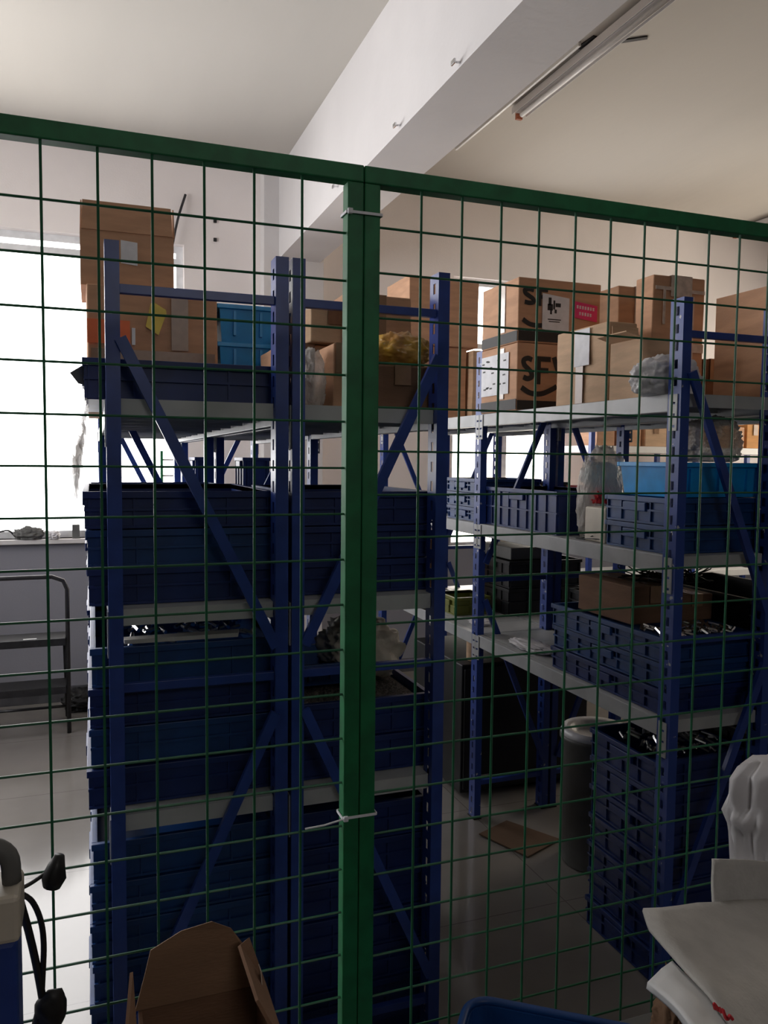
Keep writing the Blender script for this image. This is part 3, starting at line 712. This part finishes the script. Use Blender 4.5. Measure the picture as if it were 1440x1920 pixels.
cbox(1.94, 2.22, 3.46, 3.76, 1.11, 1.17, 'flat grey box on the black bins of the third shelf', 'greyp', tape=None)
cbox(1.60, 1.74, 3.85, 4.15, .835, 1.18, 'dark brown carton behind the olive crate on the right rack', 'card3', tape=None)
# ---------------------------------------------------------------- far rack with orange cartons, along the back wall
r = thing('storage_rack', 'far rack along the back wall carrying orange cartons', 'rack', (3.42, 4.95, 0))
for sx in (0, .95, 1.90):
    for sy in (0, .45): part('post', 'blue', r, lambda bm: bx(bm, sx, sx+.035, sy, sy+.035, 0, 1.98, .002))
for z in (1.72, 1.25, .75):
    part('shelf_board', 'white', r, lambda bm: bx(bm, 0.0, 1.935, .036, .449, z-.05, z, .002))
rg = random.Random(11); x = 3.50; k = 0
names = ['first', 'second', 'third', 'fourth', 'fifth', 'sixth', 'seventh', 'eighth', 'ninth', 'tenth', 'eleventh', 'twelfth']
while x < 5.2 and k < 9:
    w = rg.uniform(.10, .22)
    cbox(x, x+w, 4.995, 5.25, 1.721, 1.721+rg.uniform(.16, .30), f'orange carton on the far rack, {names[k]} from the left', rg.choice(['cardo', 'cardo', 'card2', 'card']), group='cartons on the far rack', tape='front' if w > .14 else None, bulge=.001)
    x += w+rg.uniform(.01, .06); k += 1
x = 3.55
for k in range(5):
    w = rg.uniform(.2, .3); cbox(x, x+w, 5.0, 5.3, 1.251, 1.251+rg.uniform(.12, .25), f'carton on the second shelf of the far rack, {names[k]} from the left', rg.choice(['card2', 'cardo', 'paper']), group='cartons on the far rack', tape=None, bulge=.001); x += w+.07
# window sill things
def sill(px0, px1, h, m, label, nm, cat, y=5.50, seed=0):
    x0 = at(px0, 1005, 1, y).x; x1 = at(px1, 1005, 1, y).x
    return blob(nm, (x0+x1)/2, y, 1.072, x1-x0, .07, h, m, label, cat, seed=seed, rough=.35)
sill(28, 82, .075, 'greyp', 'grey crumpled bundle on the window sill at left', 'cloth_bundle', 'bundle', seed=21)
sill(88, 112, .05, 'bagw', 'small pale bundle on the sill beside the grey bundle', 'cloth_bundle', 'bundle', seed=22)
bm = bmesh.new(); bx(bm, -.128, -.082, 5.50, 5.56, 1.071, 1.16, .003); tag(obj('small_box', bm, 'greyp'), 'small grey box standing on the sill beside the leftmost rack', 'box')
bm = bmesh.new(); tube(bm, [(-.56, 5.5, 1.12), (-.50, 5.49, 1.13), (-.46, 5.49, 1.09), (-.44, 5.49, 1.077)], .006, 6, smooth=5); tag(obj('cord', bm, 'black', None, True), 'dark cord lying over the left end of the window sill', 'cord')
# warm cloth bundle on the sill of the second window
blob('cloth_bundle', 3.10, 5.50, .925, .3, .1, .5, 'beige', 'cream cloth bundle standing on the right window sill', 'bundle', seed=23, rough=.3)
# step ladder at left
r = thing('step_ladder', 'grey tubular step stool standing by the left window wall', 'ladder', (-.40, 4.87, 0))
hw = .255
part('frame', 'steel', r, lambda bm: tube(bm, [(-hw, 0, 0), (-hw, 0, .84), (-hw+.02, 0, .89), (-hw+.08, 0, .915), (hw-.08, 0, .915), (hw-.02, 0, .89), (hw, 0, .84), (hw, 0, 0)], .0125, 10), True)
part('rear_leg', 'steel', r, lambda bm: tube(bm, [(-hw+.02, .06, .56), (-hw+.02, .30, .01)], .010, 8), True)
part('rear_leg', 'steel', r, lambda bm: tube(bm, [(hw-.02, .06, .56), (hw-.02, .30, .01)], .010, 8), True)
part('rear_bar', 'steel', r, lambda bm: tube(bm, [(-hw+.02, .27, .08), (hw-.02, .27, .08)], .009, 8), True)
for z in (.55, .27):
    part('step', 'black', r, lambda bm: bx(bm, -hw+.012, hw-.012, -.02, .17, z-.012, z+.012, .004))
    part('tread_lip', 'steel', r, lambda bm: bx(bm, -hw+.012, hw-.012, -.028, -.021, z-.03, z+.012, .002))
part('label_plate', 'white', r, lambda bm: bx(bm, .02, .09, -.015, .0, z+.2925, z+.296))
bm = bmesh.new(); blob('cloth_bundle', -.08, 5.32, 0, .22, .2, .12, 'black', 'dark bundle on the floor by the skirting', 'bundle', seed=24, rough=.35)
# green-sided rack ladder by the window
r = thing('step_ladder', 'green and white ladder leaning at the window behind the left racks', 'ladder', (.40, 5.15, 0))
for sx in (0, .10): part('rail', 'green' if sx == 0 else 'white', r, lambda bm: bx(bm, sx, sx+.016, 0, .03, 0, 1.64, .002))
for k in range(16): part('rung', 'white', r, lambda bm: bx(bm, .017, .099, .01, .022, .08+k*.10, .09+k*.10))
# bin and dark crates below window on the back wall side of aisle
for k in range(3):
    bin_(.36, .32, .25, 'crateb', 3.0, 4.6, .26*k, f'black bin below the right window, {("lowest","middle","topmost")[k]} of three', 'black bins below the right window')

# ---------------------------------------------------------------- green mesh fence
YFN = 1.17; TW = .0255
def fence(x0, x1, vx, hz, label):
    r = thing('mesh_fence', label, 'fence', (x0, YFN, 0)); w = x1-x0; zt = 2.039; zb = .12
    y0, y1 = -TW/2, TW/2
    part('top_rail', 'green', r, lambda bm: bx(bm, 0, w, y0, y1, zt-TW, zt, .002))
    part('bottom_rail', 'green', r, lambda bm: bx(bm, TW, w-TW, y0, y1, zb, zb+TW, .002))
    for a in (0, w-TW): part('post', 'green', r, lambda bm: bx(bm, a, a+TW, y0, y1, 0, zt-TW-.0003, .002))
    def mesh(bm):
        for x in vx:
            lx = x-x0
            if TW < lx < w-TW: tube(bm, [(lx, y0+.006, zb+TW), (lx+random.uniform(-.001, .001), y0+.006, 1.2), (lx, y0+.006, zt-TW)], .0021, 6)
        for z in hz:
            tube(bm, [(TW, y0+.0102, z), (w*.5, y0+.0102, z+random.uniform(-.001, .001)), (w-TW, y0+.0102, z)], .0019, 6)
    part('wire_mesh', 'green_w', r, mesh)
    return r
fence(-.86, .3875, [.2937-.0705*k for k in range(17)], [1.939-.0705*k for k in range(26)], 'green framed wire mesh fence panel, left of the double post')
fence(.3885, 1.66, [.483+.0696*k for k in range(17)], [1.953-.0680*k for k in range(27)], 'green framed wire mesh fence panel, right of the double post')
def tie(z, tail, label):
    r = thing('cable_tie', label, 'cable tie', (.388, YFN, z))
    def f(bm):
        a, b_ = -.0275, .0275; y0, y1 = -.0150, .0150
        bx(bm, a, b_, y0-.0015, y0, -.002, .002); bx(bm, a, b_, y1, y1+.0015, -.002, .002); bx(bm, a-.0015, a, y0, y1, -.002, .002); bx(bm, b_, b_+.0015, y0, y1, -.002, .002)
    part('band', 'paper', r, f)
    part('head', 'paper', r, lambda bm: bx(bm, -.0275, -.020, -.021, -.0155, -.004, .004, .001))
    if tail: part('tail', 'paper', r, lambda bm: tube(bm, [(-.0275, -.018, 0), (-.06, -.02, -.004), (-.089, -.018, -.006)], .0015, 5))
tie(1.968, False, 'white cable tie round the green double post, upper one')
tie(1.040, True, 'white cable tie with a long tail round the green double post, lower one')

# ---------------------------------------------------------------- foreground
# work table below the picture that carries the foreground things
r = thing('work_table', 'low grey work table on this side of the fence', 'table', (.60, .84, 0))
part('tabletop', 'greyp', r, lambda bm: bx(bm, -.56, .75, -.26, .26, .60, .63, .004))
for sx in (-.52, .71):
    for sy in (-.22, .22): part('leg', 'steel', r, lambda bm: bx(bm, sx-.02, sx+.02, sy-.02, sy+.02, 0, .60, .002))
# torn open cardboard box
r = thing('cardboard_box', 'open dark cardboard box with a torn flap, nearest at the bottom', 'box', (.118, .90, .63))
def fb(bm):
    a, c, h, t = .074, .07, .30, .004
    bx(bm, -a, a, -c, c, 0, t); bx(bm, -a, a, c-t, c, t, h); bx(bm, -a, -a+t, -c, c-t, t, h); bx(bm, a-t, a, -c, c-t, t, h); bx(bm, -a+t, a-t, -c, -c+t, t, h-.05)
part('body', 'card3', r, fb)
def fl1(bm): poly(bm, [(-.078, .068, 0.300), (.078, .068, 0.300), (.070, .085, 0.325), (.042, .095, 0.365), (.018, .098, 0.377), (-.02, .098, 0.372), (-.058, .092, 0.358), (-.066, .08, 0.335)], .004)
part('flap', 'cardin', r, fl1)
def fl2(bm): poly(bm, [(.078, -.066, 0.300), (.078, .066, 0.300), (.060, .080, 0.355), (.045, .06, 0.360), (.052, -.02, 0.340)], .004)
part('flap', 'card3', r, fl2)
def fl3(bm): poly(bm, [(-.078, .066, 0.300), (-.078, -.066, 0.300), (-.092, -.04, 0.325), (-.080, .06, 0.355)], .004)
part('flap', 'card3', r, fl3)
part('tape', 'tapec', r, lambda bm: poly(bm, [(.0795, .03, .16), (.0795, .05, .16), (.070, .055, .335), (.070, .04, .335)], .001))
# blue tray, rounded
r = thing('plastic_tray', 'blue plastic tray with rounded rim at the bottom edge', 'tray', (.634, .879, .63), -.63)
def rr(w, d, rad, z, n=6):
    P = []
    for cx, cy, a0 in ((w/2-rad, d/2-rad, 0), (-w/2+rad, d/2-rad, pi/2), (-w/2+rad, -d/2+rad, pi), (w/2-rad, -d/2+rad, 1.5*pi)):
        for k in range(n+1): a = a0+pi/2*k/n; P.append((cx+rad*cos(a), cy+rad*sin(a), z))
    return P
def traybody(bm):
    L = [rr(.35, .19, .03, 0), rr(.37, .21, .035, .125), rr(.36, .20, .03, .125), rr(.34, .18, .028, .006)]
    R = [[bm.verts.new(p) for p in l] for l in L]
    for A, B in zip(R, R[1:]):
        for k in range(len(A)): bm.faces.new((A[k], A[(k+1) % len(A)], B[(k+1) % len(A)], B[k]))
    bm.faces.new(R[0][::-1]); bm.faces.new(R[-1])
part('body', 'crate2', r, traybody, False)
part('rim', 'crate2', r, lambda bm: tube(bm, rr(.376, .216, .038, .128)+[rr(.376, .216, .038, .128)[0]], .0065, 8), True)
# foam sheets: a curved slab draped on a carton
def slab(name, rows, th, m, label, cat):
    bm = bmesh.new(); g = [[bm.verts.new(p) for p in row] for row in rows]
    for i in range(len(g)-1):
        for j in range(len(g[0])-1): bm.faces.new((g[i][j], g[i+1][j], g[i+1][j+1], g[i][j+1]))
    bmesh.ops.subdivide_edges(bm, edges=bm.edges[:], cuts=3, use_grid_fill=True)
    bmesh.ops.solidify(bm, geom=bm.faces[:], thickness=th)
    for v in bm.verts: v.co += Vector((noise.noise(v.co*14), noise.noise(v.co*14+Vector((5, 0, 0))), noise.noise(v.co*14+Vector((0, 5, 0)))))*.0035
    return tag(obj(name, bm, m, None, True), label, cat)
def A3(px, py, y): p = at(px, py, 1, y); return (p.x, p.y, p.z)
slab('foam_sheet', [[A3(1205, 1702, .98), A3(1340, 1690, 1.0), A3(1500, 1680, 1.02)],
                    [A3(1222, 1740, .93), A3(1345, 1735, .95), A3(1500, 1730, .97)],
                    [A3(1275, 1800, .86), A3(1380, 1800, .88), A3(1520, 1800, .90)],
                    [A3(1330, 1860, .80), A3(1430, 1870, .82), A3(1560, 1880, .84)],
                    [A3(1400, 1960, .74), A3(1500, 1980, .76), A3(1600, 2000, .78)]], .006, 'foam', 'grey foam sheet draped over the pile at bottom right', 'foam')
slab('foam_sheet', [[A3(1338, 1612, 1.015), A3(1400, 1613, 1.02), A3(1520, 1620, 1.02)],
                    [A3(1338, 1655, 1.01), A3(1400, 1655, 1.015), A3(1520, 1660, 1.015)],
                    [A3(1341, 1720, 1.0), A3(1400, 1725, 1.005), A3(1520, 1730, 1.005)]], .006, 'foam', 'upright pale foam sheet behind the draped foam sheet', 'foam')
fs = slab('foam_sheet', [[A3(1262, 1800, .875), A3(1330, 1868, .81), A3(1440, 1990, .73)],
                    [A3(1240, 1815, .865), A3(1300, 1872, .80), A3(1400, 1990, .72)],
                    [A3(1214, 1840, .855), A3(1275, 1895, .79), A3(1360, 1990, .71)],
                    [A3(1212, 1852, .862), A3(1270, 1908, .80), A3(1350, 2010, .72)]], .008, 'white', 'white foam edge folded at the front of the pile', 'foam')
bm = bmesh.new(); rg = random.Random(2)
pts = [A3(1325+k*3.2+rg.uniform(-3, 3), 1885+k*2.6+rg.uniform(-7, 7), .765-k*.0016) for k in range(12)]
tube(bm, [(p[0], p[1]-.012, p[2]+.008) for p in pts], .0022, 5, smooth=4)
obj('marker_scribble', bm, 'red', fs)['label'] = 'red scribble'
# carton supporting the foam
cbox(.92, 1.22, .66, .93, .63, .70, 'dark carton under the foam sheets', 'card3', tape=None)
blob('plastic_bag', .868, .965, .632, .09, .09, .16, 'cardin', 'dark brown crumpled bag under the foam edge', seed=31, rough=.3)
# crumpled white bag standing behind
def sack():
    bm = bmesh.new(); prof = [(1.0, 1920, 1.06, .5), (1388, 1560, 1.06, .5), (1392, 1600, 1.06, .5)]
    seg = 40; rings = []
    zs = [.63, .70, .80, .88, .93, .965, .99, 1.02, 1.045, 1.065]; rad = [.11, .125, .12, .085, .090, .105, .095, .092, .088, .055]
    for i, (z, q) in enumerate(zip(zs, rad)):
        ring = []
        for k in range(seg):
            a = 2*pi*k/seg; n = noise.noise(Vector((cos(a)*3.2, sin(a)*3.2, z*17)))*.03+noise.noise(Vector((cos(a)*8, sin(a)*8, z*30)))*.012
            ring.append(bm.verts.new((1.165+(q+n)*cos(a), 1.088+(q*.40+n*.4)*sin(a), z+.015*noise.noise(Vector((a, z*9, 3))))))
        rings.append(ring)
    for A, B in zip(rings, rings[1:]):
        for k in range(seg): bm.faces.new((A[k], A[(k+1) % seg], B[(k+1) % seg], B[k]))
    bm.faces.new(rings[0][::-1]); bm.faces.new(rings[-1])
    bmesh.ops.subdivide_edges(bm, edges=bm.edges[:], cuts=1, use_grid_fill=True)
    tag(obj('plastic_sack', bm, 'bagw', None, True), 'crumpled white sack standing at the right edge behind the foam', 'bag')
sack()
# blue cart handle at lower left
r = thing('hand_cart', 'blue cart post with a beige clamp and grey rounded handle at lower left', 'cart', (-.135, 1.0, 0))
part('post', 'blue', r, lambda bm: bx(bm, -.045, .047, -.03, .03, .02, 1.043, .006))
part('base', 'steel', r, lambda bm: bx(bm, -.25, .10, -.20, .12, 0, .02, .004))
part('clamp', 'beige', r, lambda bm: bx(bm, -.055, .0505, -.036, .036, 1.0435, 1.099, .006))
part('handle', 'greyp', r, lambda bm: tube(bm, [(-.06, 0, 1.09), (-.06, 0, 1.13), (-.03, 0, 1.148), (.012, 0, 1.148), (.036, 0, 1.132), (.040, 0, 1.10)], .011, 10, smooth=4), True)
part('hinge', 'crate2', r, lambda bm: bx(bm, -.03, .022, -.012, .012, 1.0995, 1.134, .004))
# black cord with plug
r = thing('power_cord', 'black power cord with a plug hanging beside the blue cart post', 'cord', (-.09, 1.04, 1.06))
def cpt(px, py, y=1.05): p = at(px, py, 1, y); return (p.x+.09, p.y-1.04, p.z-1.06)
part('cord', 'black', r, lambda bm: tube(bm, [cpt(36, 1668), cpt(60, 1655), cpt(84, 1638), cpt(95, 1628)], .0026, 8, smooth=5), True)
part('cord', 'black', r, lambda bm: tube(bm, [cpt(36, 1673), cpt(60, 1690), cpt(76, 1725), cpt(82, 1770), cpt(80, 1830), cpt(78, 1870)], .0036, 8, smooth=5), True)
part('cord', 'black', r, lambda bm: tube(bm, [cpt(38, 1690), cpt(52, 1740), cpt(64, 1790), cpt(74, 1840), cpt(80, 1875)], .0048, 8, smooth=5), True)
part('cord', 'black', r, lambda bm: tube(bm, [cpt(82, 1878), cpt(72, 1910), cpt(62, 1960)], .0065, 8, smooth=5), True)
part('plug', 'black', r, lambda bm: tube(bm, [cpt(112, 1603), cpt(106, 1622), cpt(101, 1645), cpt(97, 1662)], [.0060, .0105, .0150, .0110], 12), True)
def kn(bm):
    bmesh.ops.create_icosphere(bm, subdivisions=3, radius=.018); c = Vector(cpt(98, 1890))
    for v in bm.verts: v.co = c+Vector((v.co.x*1.1, v.co.y*.7, v.co.z*1.4))*(1+.25*noise.noise(v.co*90))
part('knot', 'black', r, kn, True)
